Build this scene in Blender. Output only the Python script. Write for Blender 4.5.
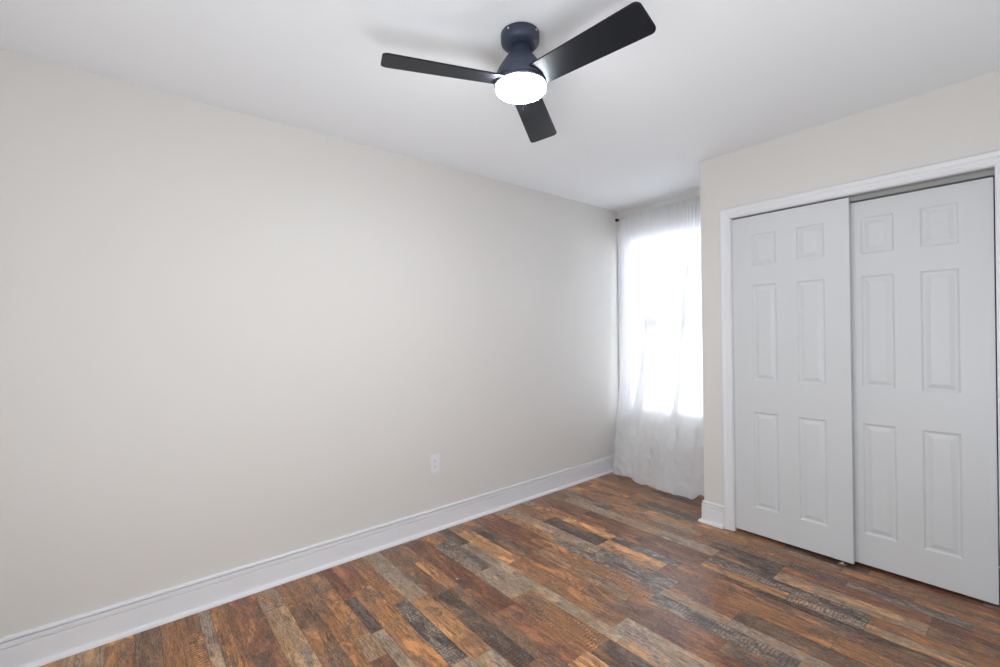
import bpy, bmesh, math, random
from mathutils import Vector, Matrix, noise
R = math.radians
C = bpy.context.scene.collection
for o in list(bpy.data.objects): bpy.data.objects.remove(o)

# ---------------------------------------------------------------- room sizes (metres)
H = 2.4615            # ceiling
YW = 3.6425           # window wall
YC = 3.037            # closet front wall
XC = 1.1133           # corner of the closet bump-out
XL, XR = 1.3091, 2.4777   # closet opening
HT = 2.04             # head of the opening
XRW, YB = 3.05, -1.0  # right wall, back wall

# ---------------------------------------------------------------- camera
cd = bpy.data.cameras.new('camera'); cam = bpy.data.objects.new('camera', cd); C.objects.link(cam)
cd.sensor_width = 36; cd.lens = 36*451.53/1000; cd.clip_start = .02
yaw, pit, rol = R(50.4821), R(-.0602), R(-.8438)
fw = Vector((-math.sin(yaw)*math.cos(pit), math.cos(yaw)*math.cos(pit), math.sin(pit)))
rt = Vector((math.cos(yaw), math.sin(yaw), 0)); up = rt.cross(fw)
r2 = math.cos(rol)*rt + math.sin(rol)*up; u2 = -math.sin(rol)*rt + math.cos(rol)*up
m = Matrix((r2, u2, -fw)).transposed().to_4x4(); m.translation = Vector((2.6195, 0, 1.3121))
cam.matrix_world = m
bpy.context.scene.camera = cam

# ---------------------------------------------------------------- sky, lights, exposure
sc = bpy.context.scene
sc.view_settings.view_transform = 'Standard'; sc.view_settings.look = 'None'
sc.view_settings.gamma = 1; sc.view_settings.use_curve_mapping = False
sc.view_settings.exposure = 0.0
w = bpy.data.worlds.new('world'); sc.world = w; w.use_nodes = True
w.node_tree.nodes['Background'].inputs[0].default_value = (.86, .93, 1, 1)
w.node_tree.nodes['Background'].inputs[1].default_value = 17.0
LAMP = 132.0           # fan lamp diffuser
def area(name, loc, rot, sx, sy, power, col):
    l = bpy.data.lights.new(name, 'AREA'); l.shape = 'RECTANGLE'; l.size = sx; l.size_y = sy
    l.energy = power; l.color = col
    o = bpy.data.objects.new(name, l); C.objects.link(o); o.location = loc; o.rotation_euler = rot
    return o
area('fill_light_up', (2.8, .35, .35), (R(180), 0, 0), .4, 1.2, 23, (.885, .945, 1))  # added fill facing the ceiling, not a lamp of the room
area('fill_light_back', (2.35, YB+.06, .95), (R(90), 0, 0), 1.2, 1.1, 27, (.88, .945, 1))  # added fill by the back wall, out of view, evens out the brightness

# ---------------------------------------------------------------- helpers
def mat(name, col, rough=.5, spec=.5, metal=0, bump=None, var=None, coat=0):
    M = bpy.data.materials.new(name); M.use_nodes = True; nt = M.node_tree; b = nt.nodes['Principled BSDF']
    b.inputs['Base Color'].default_value = (*col, 1); b.inputs['Roughness'].default_value = rough
    b.inputs['Specular IOR Level'].default_value = spec; b.inputs['Metallic'].default_value = metal
    b.inputs['Coat Weight'].default_value = coat
    tc = nt.nodes.new('ShaderNodeTexCoord')
    if var:
        n = nt.nodes.new('ShaderNodeTexNoise'); n.inputs['Scale'].default_value = var[0]; n.inputs['Detail'].default_value = 4
        nt.links.new(tc.outputs['Object'], n.inputs['Vector'])
        x = nt.nodes.new('ShaderNodeMix'); x.data_type = 'RGBA'
        x.inputs[6].default_value = (*[c*(1-var[1]) for c in col], 1); x.inputs[7].default_value = (*[min(1, c*(1+var[1])) for c in col], 1)
        nt.links.new(n.outputs[0], x.inputs[0]); nt.links.new(x.outputs[2], b.inputs['Base Color'])
    if bump:
        n = nt.nodes.new('ShaderNodeTexNoise'); n.inputs['Scale'].default_value = bump[0]; n.inputs['Detail'].default_value = 5
        nt.links.new(tc.outputs['Object'], n.inputs['Vector'])
        bp = nt.nodes.new('ShaderNodeBump'); bp.inputs['Strength'].default_value = bump[1]; bp.inputs['Distance'].default_value = .002
        nt.links.new(n.outputs[0], bp.inputs['Height']); nt.links.new(bp.outputs[0], b.inputs['Normal'])
    return M
def obj(name, bm, m, parent=None, smooth=False, bevel=0):
    me = bpy.data.meshes.new(name)
    bmesh.ops.recalc_face_normals(bm, faces=bm.faces[:])
    bm.to_mesh(me); bm.free()
    o = bpy.data.objects.new(name, me); C.objects.link(o)
    if m: me.materials.append(m)
    if parent: o.parent = parent
    if smooth:
        for p in me.polygons: p.use_smooth = True
    if bevel:
        b = o.modifiers.new('bevel', 'BEVEL'); b.width = bevel; b.segments = 2; b.limit_method = 'ANGLE'; b.angle_limit = R(50)
    return o
def empty(name, loc, rz=0):
    o = bpy.data.objects.new(name, None); C.objects.link(o); o.location = loc; o.rotation_euler = (0, 0, rz); return o
def tag(o, label=None, cat=None, group=None, kind=None):
    if label: o['label'] = label
    if cat: o['category'] = cat
    if group: o['group'] = group
    if kind: o['kind'] = kind
    return o
def struct(o, label=None):
    o['kind'] = 'structure'
    if label: o['label'] = label
    return o
def box(bm, x0, x1, y0, y1, z0, z1):
    v = [bm.verts.new((x, y, z)) for x in (x0, x1) for y in (y0, y1) for z in (z0, z1)]
    for f in ((0,1,3,2),(4,6,7,5),(0,4,5,1),(2,3,7,6),(0,2,6,4),(1,5,7,3)): bm.faces.new([v[i] for i in f])
def boxes(*bs):
    bm = bmesh.new()
    for b in bs: box(bm, *b)
    return bm
def sweep(bm, prof, path, closed_ends=True):
    """prof: list of (a, b); path: list of functions (a, b) -> point, one per station (mitres are built into them)."""
    rings = [[bm.verts.new(f(a, b)) for a, b in prof] for f in path]
    n = len(prof)
    for r0, r1 in zip(rings, rings[1:]):
        for i in range(n): bm.faces.new((r0[i], r0[(i+1) % n], r1[(i+1) % n], r1[i]))
    if closed_ends: bm.faces.new(rings[0]); bm.faces.new(rings[-1][::-1])
def lathe(bm, prof, seg=48, cx=0, cy=0, cz=0):
    rings = []
    for r, z in prof:
        if r < 1e-6: rings.append([bm.verts.new((cx, cy, cz+z))])
        else: rings.append([bm.verts.new((cx+r*math.cos(2*math.pi*i/seg), cy+r*math.sin(2*math.pi*i/seg), cz+z)) for i in range(seg)])
    for a, b in zip(rings, rings[1:]):
        for i in range(seg):
            j = (i+1) % seg
            if len(a) == 1: bm.faces.new((a[0], b[i], b[j]))
            elif len(b) == 1: bm.faces.new((a[i], a[j], b[0]))
            else: bm.faces.new((a[i], a[j], b[j], b[i]))
def tube(bm, p0, p1, r, seg=16, cap=True):
    p0, p1 = Vector(p0), Vector(p1); d = (p1-p0).normalized()
    a = d.orthogonal().normalized(); b = d.cross(a)
    R0 = [[bm.verts.new(p + r*(math.cos(2*math.pi*i/seg)*a + math.sin(2*math.pi*i/seg)*b)) for i in range(seg)] for p in (p0, p1)]
    for i in range(seg): bm.faces.new((R0[0][i], R0[0][(i+1) % seg], R0[1][(i+1) % seg], R0[1][i]))
    if cap: bm.faces.new(R0[0][::-1]); bm.faces.new(R0[1])

# ---------------------------------------------------------------- materials
M_wall = mat('wall_paint', (.735, .710, .682), .55, .25, bump=(260, .12))
M_ceil = mat('ceiling_paint', (.90, .915, .94), .8, .1, bump=(200, .1))
M_trim = mat('trim_paint', (.80, .80, .83), .35, .4)
M_door = mat('door_paint', (.675, .685, .70), .4, .4, bump=(90, .06))
M_black = mat('fan_black', (.034, .044, .074), .5, .5, var=(30, .15))
M_blade = mat('blade_black', (.0055, .0075, .012), .5, .35)
M_rod = mat('rod_black', (.01, .01, .01), .4)
M_steel = mat('screw_steel', (.75, .75, .75), .3, metal=1)
M_brass = mat('brass', (.65, .48, .22), .35, metal=1)
M_plastic = mat('outlet_plastic', (.80, .80, .82), .3)
M_slot = mat('slot_dark', (.05, .05, .05), .6)
M_track = mat('track_metal', (.36, .36, .35), .45, .5)
M_vinyl = mat('window_vinyl', (.85, .85, .86), .35)
def emis(name, col, s):
    M = bpy.data.materials.new(name); M.use_nodes = True; b = M.node_tree.nodes['Principled BSDF']
    b.inputs['Base Color'].default_value = (.9, .9, .9, 1); b.inputs['Emission Color'].default_value = (*col, 1)
    b.inputs['Emission Strength'].default_value = s; return M
M_lamp = emis('lamp_diffuser', (.905, .955, 1), LAMP)
def sheer(name, col, transp, transl):
    M = bpy.data.materials.new(name); M.use_nodes = True; nt = M.node_tree; nt.nodes.clear()
    out = nt.nodes.new('ShaderNodeOutputMaterial'); df = nt.nodes.new('ShaderNodeBsdfDiffuse'); tl = nt.nodes.new('ShaderNodeBsdfTranslucent')
    tp = nt.nodes.new('ShaderNodeBsdfTransparent'); m1 = nt.nodes.new('ShaderNodeMixShader'); m2 = nt.nodes.new('ShaderNodeMixShader')
    df.inputs[0].default_value = (*col, 1); tl.inputs[0].default_value = (*col, 1)
    m1.inputs[0].default_value = transl; nt.links.new(df.outputs[0], m1.inputs[1]); nt.links.new(tl.outputs[0], m1.inputs[2])
    m2.inputs[0].default_value = transp; nt.links.new(m1.outputs[0], m2.inputs[1]); nt.links.new(tp.outputs[0], m2.inputs[2])
    nt.links.new(m2.outputs[0], out.inputs[0]); return M
M_curt = sheer('curtain_sheer', (.95, .95, .95), .34, .36)
M_slat = sheer('blind_slat', (.88, .88, .9), .0, .45)
def glass():
    M = bpy.data.materials.new('window_glass'); M.use_nodes = True; nt = M.node_tree; nt.nodes.clear()
    out = nt.nodes.new('ShaderNodeOutputMaterial'); g = nt.nodes.new('ShaderNodeBsdfGlossy'); g.inputs['Roughness'].default_value = .02
    tp = nt.nodes.new('ShaderNodeBsdfTransparent'); mx = nt.nodes.new('ShaderNodeMixShader'); fr = nt.nodes.new('ShaderNodeFresnel')
    nt.links.new(fr.outputs[0], mx.inputs[0]); nt.links.new(tp.outputs[0], mx.inputs[1]); nt.links.new(g.outputs[0], mx.inputs[2])
    nt.links.new(mx.outputs[0], out.inputs[0]); return M
M_glass = glass()

# floor: every printed strip carries its own tint; grain, wear and saw marks are procedural
def floor_mat():
    M = bpy.data.materials.new('laminate'); M.use_nodes = True; nt = M.node_tree; b = nt.nodes['Principled BSDF']; L = nt.links.new
    N = nt.nodes.new
    def math_(op, a, b_=None, c=None):
        n = N('ShaderNodeMath'); n.operation = op
        for i, v in enumerate((a, b_, c)):
            if v is None: continue
            if isinstance(v, (int, float)): n.inputs[i].default_value = v
            else: L(v, n.inputs[i])
        return n.outputs[0]
    def mixc(f, a, b_, mode='MIX'):
        n = N('ShaderNodeMix'); n.data_type = 'RGBA'; n.blend_type = mode
        for s, v in ((0, f), (6, a), (7, b_)):
            if isinstance(v, (int, float)): n.inputs[s].default_value = v
            elif isinstance(v, tuple): n.inputs[s].default_value = (*v, 1)
            else: L(v, n.inputs[s])
        return n.outputs[2]
    def ramp(f, lo, hi):
        n = N('ShaderNodeMapRange'); n.interpolation_type = 'SMOOTHSTEP'; L(f, n.inputs[0]); n.inputs[1].default_value = lo; n.inputs[2].default_value = hi
        return n.outputs[0]
    tint = N('ShaderNodeAttribute'); tint.attribute_name = 'tint'
    par = N('ShaderNodeAttribute'); par.attribute_name = 'marks'      # r: seed, g: saw marks, b: grey wear
    sep = N('ShaderNodeSeparateColor'); L(par.outputs['Color'], sep.inputs[0])
    seed, saw, wear = sep.outputs
    tc = N('ShaderNodeTexCoord'); off = N('ShaderNodeCombineXYZ'); L(math_('MULTIPLY', seed, 37.0), off.inputs[0]); L(math_('MULTIPLY', seed, 91.0), off.inputs[2])
    vec = N('ShaderNodeVectorMath'); vec.operation = 'ADD'; L(tc.outputs['Object'], vec.inputs[0]); L(off.outputs[0], vec.inputs[1])
    def tex(sx, sy, scale, det, rough=.6, dist=0):
        mp = N('ShaderNodeMapping'); mp.inputs['Scale'].default_value = (sx, sy, 1); L(vec.outputs[0], mp.inputs[0])
        n = N('ShaderNodeTexNoise'); n.inputs['Scale'].default_value = scale; n.inputs['Detail'].default_value = det
        n.inputs['Roughness'].default_value = rough; n.inputs['Distortion'].default_value = dist; L(mp.outputs[0], n.inputs['Vector']); return n.outputs[0]
    grain = tex(1, 11, 8, 10, .78, .5)
    streak = tex(1, 9, 34, 6, .75, .3)
    fine = tex(1, 3.5, 95, 4, .75)
    patch = tex(1, 2.4, 5.5, 9, .74, .7)
    patch2 = tex(1, 3.2, 4.0, 8, .70, 1.0)
    hue = tex(1, 2.6, 3.2, 5, .6, .5)
    spots = tex(1, 1.6, 22, 4, .6)
    col = tint.outputs['Color']
    # strips drift between orange, red-brown and dark along their length
    col = mixc(math_('MULTIPLY', ramp(hue, .50, .66), .65), col, (.50, .225, .082))
    col = mixc(math_('MULTIPLY', ramp(hue, .46, .32), .55), col, (.10, .045, .028))
    dark = mixc(1.0, col, (.26, .23, .24), 'MULTIPLY'); light = mixc(1.0, col, (1.85, 1.75, 1.6), 'MULTIPLY')
    col1 = mixc(math_('MULTIPLY', ramp(grain, .56, .38), .8), col, dark)
    col1 = mixc(math_('MULTIPLY', ramp(patch2, .50, .62), .75), col1, light)
    col1 = mixc(math_('MULTIPLY', ramp(patch, .52, .61), .8), col1, dark)
    # grey weathering in flaky patches
    wm = math_('MULTIPLY', ramp(math_('ADD', patch, math_('MULTIPLY', streak, .5)), .70, .86), wear)
    grey = mixc(ramp(streak, .35, .62), (.06, .048, .046), (.58, .46, .36))
    col1 = mixc(math_('MULTIPLY', wm, .85), col1, grey)
    # saw marks across the strip
    wv = N('ShaderNodeTexWave'); wv.wave_type = 'BANDS'; wv.bands_direction = 'X'; wv.inputs['Scale'].default_value = 19; wv.inputs['Distortion'].default_value = 6.0
    wv.inputs['Detail'].default_value = 4; wv.inputs['Detail Scale'].default_value = 2.5; L(vec.outputs[0], wv.inputs['Vector'])
    sm = math_('MULTIPLY', math_('MULTIPLY', ramp(wv.outputs['Fac'], .45, .8), ramp(patch2, .40, .54)), saw)
    col1 = mixc(math_('MULTIPLY', sm, .62), col1, (.045, .033, .03))
    # knots
    kn = N('ShaderNodeTexVoronoi'); kn.inputs['Scale'].default_value = 2.6; L(vec.outputs[0], kn.inputs['Vector'])
    col1 = mixc(math_('MULTIPLY', ramp(math_('ADD', kn.outputs['Distance'], math_('MULTIPLY', spots, .12)), .125, .075), .8), col1, (.03, .022, .02))
    col1 = mixc(math_('MULTIPLY', ramp(streak, .50, .36), .55), col1, (.035, .022, .018))
    col1 = mixc(math_('MULTIPLY', ramp(fine, .52, .66), .30), col1, (.75, .55, .38))
    L(col1, b.inputs['Base Color'])
    L(math_('ADD', math_('MULTIPLY', grain, .16), .22), b.inputs['Roughness'])
    b.inputs['Specular IOR Level'].default_value = .36
    bp = N('ShaderNodeBump'); bp.inputs['Strength'].default_value = .25; bp.inputs['Distance'].default_value = .0008
    L(fine, bp.inputs['Height']); L(bp.outputs[0], b.inputs['Normal'])
    return M
M_floor = floor_mat()

# ---------------------------------------------------------------- setting: shell
T = .12
o = struct(obj('wall_left', boxes((-T, 0, YB-T, YW+T, 0, H)), M_wall))
struct(obj('ceiling', boxes((-T, XRW+T, YB-T, YW+T, H, H+.1)), M_ceil))
struct(obj('wall_right', boxes((XRW, XRW+T, YB-T, YW+T, 0, H)), M_wall))
struct(obj('wall_back', boxes((0, XRW, YB-T, YB, 0, H)), M_wall))
WX0, WX1, WZ0, WZ1 = .066, 1.025, .525, 2.21     # window opening
struct(obj('wall_window', boxes((0, WX0, YW, YW+T, 0, H), (WX1, XRW, YW, YW+T, 0, H), (WX0, WX1, YW, YW+T, 0, WZ0), (WX0, WX1, YW, YW+T, WZ1, H)), M_wall))
# closet front wall with its opening, and the side of the bump-out
W2 = .115
struct(obj('wall_closet', boxes((XC, XL, YC, YC+W2, 0, H), (XR, XRW, YC, YC+W2, 0, H), (XL, XR, YC, YC+W2, HT, H), (XC, XC+W2, YC+W2, YW, 0, H)), M_wall))

# floor
PAL = {'O': (.42, .185, .070), 'o': (.56, .28, .115), 'R': (.19, .068, .036), 'r': (.29, .115, .058), 'B': (.20, .098, .052), 'D': (.085, .052, .042),
       'G': (.37, .265, .18), 'T': (.44, .26, .135), 'S': (.115, .09, .084), 'b': (.31, .16, .082)}
WEAR = {'O': .25, 'o': .2, 'R': .15, 'r': .2, 'B': .35, 'D': .4, 'G': .95, 'T': .8, 'S': .9, 'b': .4}
# rows: (y0, y1, [(x_end, code)...]); '*' after a code = saw marks
ROWS = [
 (-.09, .010, [(.06,'o'),(.6,'O')]), (.010, .097, [(.75,'B')]), (.097, .167, [(.8,'O')]), (.167, .242, [(.2,'O'),(.7,'O*')]),
 (.242, .287, [(.9,'G')]), (.287, .342, [(.85,'O')]), (.342, .482, [(1.0,'r')]), (.482, .582, [(.24,'T*'),(.78,'T')]),
 (.582, .678, [(.29,'O'),(.9,'B')]), (.678, .733, [(.255,'b*'),(.69,'O'),(1.1,'O')]), (.733, .811, [(.255,'b'),(.70,'O'),(.88,'T'),(1.2,'R')]),
 (.811, .866, [(.4,'R'),(.72,'D'),(1.25,'G')]), (.866, .97, [(.35,'r'),(1.10,'O'),(1.5,'B')]), (.97, 1.052, [(.59,'O*'),(1.11,'S*'),(1.5,'G')]),
 (1.052, 1.156, [(.18,'T'),(.62,'G'),(1.137,'o'),(1.7,'G')]), (1.156, 1.25, [(.66,'B'),(1.3,'D*'),(1.9,'B')]), (1.25, 1.322, [(.3,'b'),(.65,'O'),(1.402,'B'),(1.8,'S')]),
 (1.322, 1.443, [(.05,'G'),(.963,'R'),(1.403,'r'),(1.55,'o'),(2.1,'D')]), (1.443, 1.572, [(.192,'O'),(.62,'S'),(.93,'G'),(1.423,'O*'),(2.0,'D')]),
 (1.572, 1.645, [(.3,'D'),(.8,'G'),(1.45,'G'),(2.1,'T')]), (1.645, 1.752, [(.14,'b'),(.66,'o'),(.93,'O'),(1.382,'O'),(2.2,'G')]),
 (1.752, 1.85, [(.12,'O'),(.655,'D'),(1.1,'r'),(1.5,'B'),(2.3,'R')]), (1.85, 1.94, [(.08,'B'),(.21,'r'),(.66,'R'),(1.3,'b'),(1.75,'r'),(2.3,'D')]),
 (1.94, 2.035, [(.15,'r'),(.524,'R'),(.8,'r'),(1.366,'O*'),(1.99,'S*'),(2.4,'T')]), (2.035, 2.10, [(.1,'G'),(.48,'O*'),(.62,'o*'),(1.37,'S'),(1.7,'T'),(2.4,'G')]),
 (2.10, 2.205, [(.30,'G'),(.55,'T'),(.9,'G*'),(1.386,'S'),(1.70,'r'),(2.5,'B')]), (2.205, 2.325, [(.38,'O'),(.85,'D*'),(1.25,'o'),(1.598,'r'),(2.042,'O'),(2.6,'O')]),
 (2.325, 2.40, [(.12,'G'),(.45,'O'),(.85,'o'),(1.302,'S'),(1.7,'r'),(2.5,'B')]), (2.40, 2.445, [(.3,'r'),(.77,'O'),(1.2,'r'),(1.6,'B'),(2.6,'D')]),
 (2.445, 2.515, [(.25,'D'),(.476,'R'),(.95,'r'),(1.371,'R*'),(1.795,'o'),(2.1,'G*'),(2.6,'T')]), (2.515, 2.60, [(.476,'r'),(1.37,'R*'),(2.10,'S*'),(2.6,'O')]),
 (2.60, 2.705, [(.2,'B'),(.6,'G'),(1.0,'T'),(1.37,'G'),(1.688,'D'),(2.28,'T'),(2.7,'B')]), (2.705, 2.795, [(.117,'b'),(.56,'S'),(.95,'O*'),(1.3,'b'),(1.684,'D'),(2.28,'r'),(2.7,'R')]),
 (2.795, 2.865, [(.18,'T'),(.7,'O'),(1.2,'G'),(1.7,'b'),(1.95,'D*'),(2.4,'S'),(2.7,'b')]), (2.865, 2.94, [(.22,'o'),(.75,'b'),(1.1,'o'),(1.6,'O'),(2.2,'r'),(2.7,'O')]),
 (2.94, 3.01, [(.4,'r'),(.62,'O*'),(1.1,'S*'),(1.4,'o'),(1.9,'b'),(2.7,'O')]), (3.01, 3.083, [(.12,'B'),(.5,'o'),(.66,'b*'),(1.15,'D'),(1.6,'O'),(2.0,'D*'),(2.7,'r')]),
 (3.083, 3.16, [(.5,'r'),(.8,'O'),(1.4,'B'),(2.415,'R'),(2.9,'G')]), (3.16, 3.25, [(.25,'o'),(.8,'b'),(1.3,'r')])]
rnd = random.Random(4)
y = 3.25
while y < YW:
    y2 = min(YW, y + rnd.choice((.07, .09, .11))); ROWS.append((y, y2, [(rnd.uniform(.2, .5), rnd.choice('rOB')), (1.2, rnd.choice('rDb'))])); y = y2
y = -.09
while y > YB:
    y2 = max(YB, y - rnd.choice((.07, .09, .11, .14))); ROWS.append((y2, y, [(rnd.uniform(.2, .6), rnd.choice('OBTR'))])); y = y2
bm = bmesh.new()
lt = bm.loops.layers.float_color.new('tint'); lm = bm.loops.layers.float_color.new('marks')
def quad(x0, x1, y0, y1, z, col, mk):
    f = bm.faces.new([bm.verts.new(p) for p in ((x0, y0, z), (x1, y0, z), (x1, y1, z), (x0, y1, z))])
    for l in f.loops: l[lt] = (*col, 1); l[lm] = (*mk, 1)
g = .0006
for (y0, y1, ss) in ROWS:
    ss = list(ss); x = 0.0; e = ss[-1][0]
    while e < XRW:
        e += rnd.uniform(.35, .8); ss.append((e, rnd.choice('OoRrBbDGTS') + rnd.choice(['', '', '*'])))
    for xe, c in ss:
        if x >= XRW: break
        col = PAL[c[0]]; k = rnd.uniform(.88, 1.14)
        quad(x+g, min(xe, XRW)-g, y0+g, y1-g, 0, tuple(v*k for v in col), (rnd.random(), 1.0 if '*' in c else .12, WEAR[c[0]]))
        x = xe
for px_, py_, sx_, sy_ in ((1.147, 2.356 , .011, .0035), (0.599, 1.344, .004, .003)):      # small white marks
    quad(px_-sx_, px_+sx_, py_-sy_, py_+sy_, .0003, (1.2, 1.2, 1.2), (0, 0, 0))
quad(0, XRW, YB, YW, -.0012, (.03, .02, .016), (0, 0, 0))
me = bpy.data.meshes.new('floor'); 
v0 = [bm.verts.new(p) for p in ((0, YB, -.0012), (XRW, YB, -.0012), (XRW, YW, -.0012), (0, YW, -.0012), (0, YB, -.06), (XRW, YB, -.06), (XRW, YW, -.06), (0, YW, -.06))]
for f in ((4,5,6,7), (0,1,5,4), (1,2,6,5), (2,3,7,6), (3,0,4,7)):
    bm.faces.new([v0[i] for i in f])
bm.to_mesh(me); bm.free(); me.materials.append(M_floor)
fl = bpy.data.objects.new('floor', me); C.objects.link(fl); struct(fl)

# baseboards with shoe moulding. profile (out of the wall, height)
HB = .145
BASE = [(0, 0), (.014, 0), (.014, .100), (.013, .1025), (.0065, .1030), (.0065, .1070), (.013, .1085), (.0135, .118), (.0125, .1275), (.003, .128), (.003, .133), (.0115, .1335), (.0110, .140), (.007, .145), (0, .145)]
SHOE = [(.014, 0), (.032, 0), (.0318, .006), (.030, .011), (.026, .0155), (.021, .018), (.014, .019)]
def base(name, path):
    o = obj(name, (lambda b: (sweep(b, BASE, path), b)[1])(bmesh.new()), M_trim); struct(o)
    obj('shoe_molding', (lambda b: (sweep(b, SHOE, path), b)[1])(bmesh.new()), M_trim, o)
base('baseboard_left', [lambda a, b: (a, YB+a, b), lambda a, b: (a, YW-a, b)])
base('baseboard_window', [lambda a, b: (a, YW-a, b), lambda a, b: (XC-a, YW-a, b)])
CW = .060
base('baseboard_closet', [lambda a, b: (XC-a, YW-a, b), lambda a, b: (XC-a, YC-a, b), lambda a, b: (XL-CW-.001, YC-a, b)])
base('baseboard_right', [lambda a, b: (XR+CW+.001, YC-a, b), lambda a, b: (XRW-a, YC-a, b), lambda a, b: (XRW-a, YB+a, b)])
base('baseboard_back', [lambda a, b: (XRW-a, YB+a, b), lambda a, b: (a, YB+a, b)])

# closet casing: profile (across the board from the opening outwards, thickness)
def casing_prof(wd):
    return [(0, 0), (0, .008), (.003, .0095), (.012, .0095), (.015, .0115), (.030, .0125), (.033, .0105), (.036, .0125), (wd-.012, .016), (wd-.004, .016), (wd, .013), (wd, 0)]
P = casing_prof(CW)
bm = bmesh.new()
sweep(bm, P, [lambda a, t: (XL-a, YC-t, 0), lambda a, t: (XL-a, YC-t, HT+a), lambda a, t: (XR+a, YC-t, HT+a), lambda a, t: (XR+a, YC-t, 0)])
cas = struct(obj('trim_1', bm, M_trim))
# jamb lining behind the casing
struct(obj('trim_2', boxes((XL, XL+.004, YC, YC+W2, 0, HT), (XR-.004, XR, YC, YC+W2, 0, HT), (XL+.004, XR-.004, YC, YC+W2, HT-.004, HT)), M_trim))
# sliding door track under the head
tr = boxes((XL+.005, XR-.005, YC+.0155, YC+.105, HT-.0065, HT-.0045), (XL+.005, XR-.005, YC+.054, YC+.0555, HT-.030, HT-.0065), (XL+.005, XR-.005, YC+.1035, YC+.105, HT-.03, HT-.0065))
tag(obj('door_track', tr, M_track), 'grey metal sliding door track under the head of the closet opening', 'door track')

# ---------------------------------------------------------------- six panel sliding doors
def door_mesh(x0, x1, y0, z0, z1, th=.034):
    wd = x1-x0
    xs = [0, .12, .258, wd-.248, wd-.11, wd]
    xs = [0, .118, .257, wd-.254, wd-.115, wd]
    zs = [0, .185, .790, .988, 1.593, 1.713, 1.911]
    bm = bmesh.new()
    zs = [z0] + zs[1:] + [z1]
    V = {}
    def vt(i, j):
        if (i, j) not in V: V[i, j] = bm.verts.new((x0+xs[i], y0, zs[j]))
        return V[i, j]
    for i in range(5):
        for j in range(7):
            q = [vt(i, j), vt(i+1, j), vt(i+1, j+1), vt(i, j+1)]
            if i in (1, 3) and j in (1, 3, 5):
                prev = q; a, b_, c, d = x0+xs[i], x0+xs[i+1], zs[j], zs[j+1]
                for ins, dep in ((.003, .0025), (.008, .0065), (.013, .0075), (.017, .0070), (.034, .0015), (.037, .0006)):
                    nx = [bm.verts.new(p) for p in ((a+ins, y0+dep, c+ins), (b_-ins, y0+dep, c+ins), (b_-ins, y0+dep, d-ins), (a+ins, y0+dep, d-ins))]
                    for k in range(4): bm.faces.new((prev[k], prev[(k+1) % 4], nx[(k+1) % 4], nx[k]))
                    prev = nx
                bm.faces.new(prev)
            else: bm.faces.new(q)
    # back and rim
    bk = [[bm.verts.new((x0+xs[i], y0+th, zs[j])) for j in range(8)] for i in range(6)]
    for i in range(5):
        for j in range(7): bm.faces.new((bk[i][j], bk[i][j+1], bk[i+1][j+1], bk[i+1][j]))
    for i in range(5):
        bm.faces.new((vt(i, 0), bk[i][0], bk[i+1][0], vt(i+1, 0))); bm.faces.new((vt(i, 7), vt(i+1, 7), bk[i+1][7], bk[i][7]))
    for j in range(7):
        bm.faces.new((vt(0, j), vt(0, j+1), bk[0][j+1], bk[0][j])); bm.faces.new((vt(5, j), bk[5][j], bk[5][j+1], vt(5, j+1)))
    return bm
struct(obj('door_1', door_mesh(XL+.004, 1.9326, YC+.0185, .0152, HT-.0125), M_door, bevel=.0012))
struct(obj('door_2', door_mesh(1.854, XR-.0115, YC+.064, .0152, HT-.038), M_door, bevel=.0012))

# brass floor guide between the doors
gd = empty('floor_guide', (1.885, YC+.055, 0))
tag(gd, 'small clear and brass door guide on the floor under the left closet door', 'door guide')
obj('base_plate', boxes((-.02, .02, -.064, .045, .0002, .004)), mat('guide_plate_shaded', (.16, .16, .15), .25), gd, bevel=.001)  # plate colour darkened to stand in for the grey shadow at the guide
obj('guide_fin', boxes((-.014, .014, .000, .004, .004, .0135)), mat('guide_plastic', (.5, .5, .48), .3), gd, bevel=.001)
obj('guide_fin', boxes((-.012, .012, -.062, -.057, .004, .012)), M_brass, gd, bevel=.001)
for sy_ in (-.048, .03):
    b = bmesh.new(); lathe(b, [(0, .014), (.005, .013), (.008, .009), (.008, .004), (0, .004)], 16, 0, sy_, 0); obj('screw', b, M_brass, gd, True)

# ---------------------------------------------------------------- window
wn = empty('window_1', ((WX0+WX1)/2, YW, WZ0)); struct(wn)
def wpart(name, bm, m, parent=wn, **k):
    for v in bm.verts: v.co -= Vector(wn.location)
    return obj(name, bm, m, parent, **k)
fx0, fx1, fz0, fz1 = WX0, WX1, WZ0, WZ1
ya, yb = YW+.07, YW+.115
wpart('window_frame', boxes((fx0, fx0+.02, ya, yb, fz0, fz1), (fx1-.02, fx1, ya, yb, fz0, fz1), (fx0+.02, fx1-.02, ya, yb, fz0, fz0+.03), (fx0+.02, fx1-.02, ya, yb, fz1-.03, fz1)), M_vinyl)
zm = (fz0+fz1)/2
for k, (a, b_, yy) in enumerate(((fz0+.03, zm+.02, ya+.006), (zm-.02, fz1-.03, ya+.024))):
    s = wpart('window_sash', boxes((fx0+.02, fx0+.05, yy, yy+.016, a, b_), (fx1-.05, fx1-.02, yy, yy+.016, a, b_), (fx0+.05, fx1-.05, yy, yy+.016, a, a+.04), (fx0+.05, fx1-.05, yy, yy+.016, b_-.04, b_)), M_vinyl)
    wpart('glass_pane', boxes((fx0+.05, fx1-.05, yy+.006, yy+.010, a+.04, b_-.04)), M_glass, s)
wpart('window_jamb', boxes((WX0, WX0+.004, YW, ya, fz0, fz1), (WX1-.004, WX1, YW, ya, fz0, fz1), (WX0+.004, WX1-.004, YW, ya, fz1-.004, fz1)), M_trim)
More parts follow.
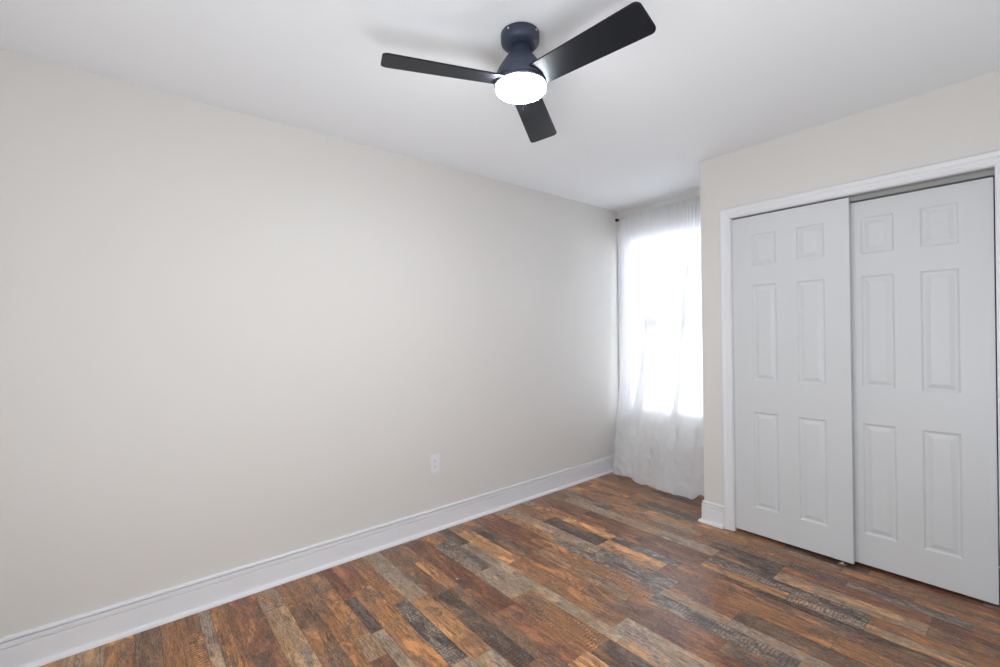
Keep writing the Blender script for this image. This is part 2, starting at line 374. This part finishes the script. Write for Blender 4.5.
# interior casing, stool and apron
P = casing_prof(.062)
bm = bmesh.new()
sweep(bm, P, [lambda a, t: (WX0-a, YW-t, WZ0), lambda a, t: (WX0-a, YW-t, WZ1+a), lambda a, t: (WX1+a, YW-t, WZ1+a), lambda a, t: (WX1+a, YW-t, WZ0)])
wpart('window_casing', bm, M_trim)
wpart('window_stool', boxes((.012, WX1+.085, YW-.045, YW, WZ0-.022, WZ0), (WX0, WX1, YW, YW+.07, WZ0-.022, WZ0)), M_trim, bevel=.004)
wpart('window_apron', boxes((WX0-.06, WX1+.06, YW-.014, YW, WZ0-.085, WZ0-.0225)), M_trim, bevel=.004)

# horizontal blind inside the window recess
bl = empty('window_blind', ((WX0+WX1)/2, YW+.03, WZ0))
tag(bl, 'white horizontal slat blind, lowered and closed, in the window behind the sheer curtain', 'blind')
L0 = Vector(bl.location)
def bpart(name, bm, m, **k):
    for v in bm.verts: v.co -= L0
    return obj(name, bm, m, bl, **k)
bpart('head_rail', boxes((WX0+.006, WX1-.006, YW+.012, YW+.048, WZ1-.032, WZ1-.003)), M_vinyl, bevel=.002)
bpart('bottom_rail', boxes((WX0+.010, WX1-.010, YW+.019, YW+.041, WZ0+.004, WZ0+.016)), M_vinyl, bevel=.002)
bm = bmesh.new(); z = WZ0+.03
while z < WZ1-.036:
    tl = R(66)
    pr = []
    for i in range(5):
        s = (i-2)/2*.0125; c = .0018*(1-(abs(i-2)/2)**2)
        pr.append((s*math.cos(tl)+c*math.sin(tl), s*math.sin(tl)-c*math.cos(tl)))
    for (a0, b0), (a1, b1) in zip(pr, pr[1:]):
        bm.faces.new([bm.verts.new(p) for p in ((WX0+.010, YW+.03+a0, z-b0), (WX1-.010, YW+.03+a0, z-b0), (WX1-.010, YW+.03+a1, z-b1), (WX0+.010, YW+.03+a1, z-b1))])
    z += .0205
bmesh.ops.remove_doubles(bm, verts=bm.verts[:], dist=1e-5)
bpart('slats', bm, M_slat)
bm = bmesh.new()
for xx in (WX0+.12, (WX0+WX1)/2, WX1-.12): tube(bm, (xx, YW+.0175, WZ0+.01), (xx, YW+.0175, WZ1-.03), .0008, 6)
bpart('ladder_cord', bm, M_vinyl)

# ---------------------------------------------------------------- curtain rod and sheer curtain
YR, ZR = YW-.062, 2.362
rd = empty('curtain_rod', (.042, YR, ZR)); tag(rd, 'thin black metal curtain rod above the window, inside the curtain header', 'curtain rod')
b = bmesh.new(); tube(b, (.0, 0, 0), (1.045, 0, 0), .006); obj('rod', b, M_rod, rd, True)
for xx in (-.004, 1.048):
    b = bmesh.new(); bmesh.ops.create_uvsphere(b, u_segments=20, v_segments=12, radius=.016, matrix=Matrix.Translation((xx, 0, 0))); obj('finial', b, M_rod, rd, True)
for xx in (.008, 1.035):
    b = boxes((xx-.005, xx+.005, .008, .059, -.004, .004), (xx-.008, xx+.008, .059, .0615, -.02, .03), (xx-.005, xx+.005, -.009, .010, -.010, -.0072)); obj('bracket', b, M_rod, rd, bevel=.001)

CX0, CX1 = .070, 1.075
ZT = ZR+.030
def sst(a, b, x): t = max(0, min(1, (x-a)/(b-a))); return t*t*(3-2*t)
def laps(u, v):
    """the cloth laps back over itself in two long pleats; returns across position 0..1 and layer depth"""
    e1 = .30 - .13*sst(.25, .85, v); e2 = .64 - .09*sst(.1, .95, v)
    K = [(0, 0, 0), (.30, e1+.10, .010), (.385, e1, -.012), (.70, e2+.055, -.004), (.745, e2, -.022), (1, 1, -.006)]
    for (a0, p0, q0), (a1, p1, q1) in zip(K, K[1:]):
        if u <= a1:
            t = (u-a0)/(a1-a0); k = t*t*(3-2*t); lin = .6*t+.4*k
            return p0+(p1-p0)*lin, q0+(q1-q0)*k
    return 1, -.006
def curtain_pt(u, v, off=0):
    """u 0..1 across, v 0 top .. 1 hem"""
    zt = ZT - v*(ZT-.012)
    open_ = sst(.03, .55, v)                       # gathers relax going down
    lx, ly = laps(u, v); lb = sst(.04, .35, v)
    q = u+(lx-u)*lb
    x = CX0 + q*(CX1-CX0) + .016*sst(.6, 1, v)*(1-q) - .02*q*v
    y = YR - .011 + ly*lb
    ga = (1-sst(.02, .26, v))
    n1 = noise.noise(Vector((u*38, v*3.0, 1.3))); n2 = noise.noise(Vector((u*85, v*6, 4.1)))
    y += ga*(.0105*math.sin(u*2*math.pi*36 + 2.2*n1) + .005*n2)*(1-.6*math.exp(-((zt-ZR)/.012)**2))
    x += ga*.005*math.sin(u*2*math.pi*36 + 1 + 2.2*n1)
    # long soft folds, flattening again towards the hem
    lo = (.25+.75*open_)*(1-.55*sst(.6, .95, v))
    y += lo*(.014*math.sin(q*2*math.pi*5.3+.6+.9*v) + .0045*math.sin(q*2*math.pi*13+1.5*v) + .014*noise.noise(Vector((q*6, v*1.6, 7.7))))
    # hangs out over the stool and drifts towards the room lower down
    y -= (.045*sst(.3, .78, v) + .115*sst(.6, 1, v)*(1-.38*q) + .10*q*sst(.6, 1, v))
    # diagonal creases in the lower part
    low = sst(.70, .86, v)
    for kk, (a_, b_, am) in enumerate(((9, 13, .010), (-12, 19, .007), (4, 30, .004))):
        n3 = noise.noise(Vector((q*a_+v*b_*.6, v*b_-q*a_*.4, 2.2+kk)))
        y += low*am*(abs(n3)*2.2-.5)
    y += .0010*noise.noise(Vector((u*40, v*90, 3)))
    zt = max(zt, .004 + .010*(1+noise.noise(Vector((q*7, 0, 5)))))
    if v > .90:
        k = (v-.90)/.10
        zt += k*k*(.022*math.exp(-((q-.20)/.06)**2) + .045*math.exp(-((q-.88)/.05)**2) + .010*noise.noise(Vector((q*14, 1, 5))))
        y -= k*(.012 + .03*math.sin(3.1*q)**2)
    return Vector((max(x, .034), min(y, YW-.03)+off, zt))
def cloth(nu, nv, v0, v1, off=0):
    bm = bmesh.new()
    g_ = [[bm.verts.new(curtain_pt(i/nu, v0+(v1-v0)*j/nv, off)) for j in range(nv+1)] for i in range(nu+1)]
    for i in range(nu):
        for j in range(nv): bm.faces.new((g_[i][j], g_[i+1][j], g_[i+1][j+1], g_[i][j+1]))
    return bm
cu = obj('curtain', cloth(420, 260, 0, 1), M_curt, smooth=True)
tag(cu, 'sheer white curtain hanging from the rod to the floor in front of the window', 'curtain')
obj('hem', cloth(300, 20, .958, .998, .0025), M_curt, cu, smooth=True)
obj('rod_pocket', cloth(420, 10, .001, .032, .022), M_curt, cu, smooth=True)

# ---------------------------------------------------------------- wall outlet
ot = empty('wall_outlet', (0, 1.577, .445)); tag(ot, 'white duplex electrical outlet on the left wall above the baseboard', 'outlet')
bm = boxes((.0002, .006, -.036, .036, -.059, .059)); obj('cover_plate', bm, M_plastic, ot, bevel=.0025)
for dz in (.0195, -.0195):
    bm = bmesh.new(); pts = []
    for i in range(32):
        a = 2*math.pi*i/32; pts.append((max(-.0165, min(.0165, .0185*math.cos(a))), max(-.0145, min(.0145, .0185*math.sin(a)))))
    r0 = [bm.verts.new((.006, p[0], dz+p[1])) for p in pts]; r1 = [bm.verts.new((.0078, p[0]*.97, dz+p[1]*.97)) for p in pts]
    for i in range(32): bm.faces.new((r0[i], r0[(i+1) % 32], r1[(i+1) % 32], r1[i]))
    bm.faces.new(r1); rc = obj('receptacle', bm, M_plastic, ot)
    bm = boxes((.0078, .0082, -.0075, -.0055, dz-.001, dz+.007), (.0078, .0082, .0055, .0075, dz-.0005, dz+.0062)); tube(bm, (.0078, 0, dz-.008), (.0082, 0, dz-.008), .0024)
    obj('socket_slots', bm, M_slot, rc)
bm = bmesh.new(); tube(bm, (.006, 0, 0), (.0072, 0, 0), .0028); obj('screw', bm, M_plastic, ot)

# ---------------------------------------------------------------- ceiling fan with lamp
FX, FY = 1.3375, 1.1795
fan = empty('ceiling_fan', (FX, FY, H)); tag(fan, 'black flush-mount ceiling fan with three blades and a lit round white lamp', 'ceiling fan')
b = bmesh.new(); lathe(b, [(0, -.0005), (.070, -.0005), (.074, -.003), (.074, -.030), (.0725, -.037), (.067, -.043), (.052, -.047), (.034, -.048), (0, -.048)], 64)
cano = obj('canopy', b, M_black, fan, True, .0)
for k in range(4):
    a = R(12+90*k); b = bmesh.new(); p = Vector((math.cos(a), math.sin(a), 0)); tube(b, p*.0735+Vector((0, 0, -.015)), p*.0775+Vector((0, 0, -.015)), .0036, 12)
    obj('screw', b, M_steel, cano, True)
b = bmesh.new(); lathe(b, [(0, -.046), (.035, -.046), (.037, -.060), (.043, -.074), (.054, -.092), (.068, -.112), (.081, -.131), (.091, -.149), (.098, -.165), (.102, -.181), (.102, -.189), (.0992, -.1895), (.0992, -.192), (.102, -.193), (.102, -.200), (.098, -.204), (0, -.204)], 72)
obj('motor_housing', b, M_black, fan, True)
b = bmesh.new(); lathe(b, [(0, -.2025), (.0955, -.2025), (.0965, -.207), (.0955, -.216), (.091, -.222), (.080, -.2265), (.05, -.229), (0, -.230)], 64)
obj('lamp_diffuser', b, M_lamp, fan, True)
def blade_bm(ang, pitch=R(12.5)):
    # outline (along, across): nearly parallel sides, rounded tip
    r0, r1 = .080, .520; w0, w1 = .054, .067; cr = .022
    pts = []
    n = 10
    pts.append((r0, -w0)); 
    for i in range(n+1): a = -math.pi/2 + math.pi/2*i/n; pts.append((r1-cr+cr*math.cos(a), -w1+cr+cr*math.sin(a)))
    for i in range(n+1): a = math.pi/2*i/n; pts.append((r1-cr+cr*math.cos(a), w1-cr+cr*math.sin(a)))
    pts.append((r0, w0))
    bm = bmesh.new(); ca, sa = math.cos(ang), math.sin(ang)
    def P3(r, s, z):
        tp = pitch
        z2 = -s*math.sin(tp)+z; s2 = s*math.cos(tp)
        return (r*ca-s2*sa, r*sa+s2*ca, -.188+z2)
    a = [bm.verts.new(P3(r, s, .003)) for r, s in pts]; c = [bm.verts.new(P3(r, s, -.003)) for r, s in pts]
    bm.faces.new(a); bm.faces.new(c[::-1]); k = len(pts)
    for i in range(k): bm.faces.new((a[i], c[i], c[(i+1) % k], a[(i+1) % k]))
    return bm
for ang in (6.5, 125, 248.5):
    obj('blade', blade_bm(R(ang)), M_blade, fan, bevel=.0012)
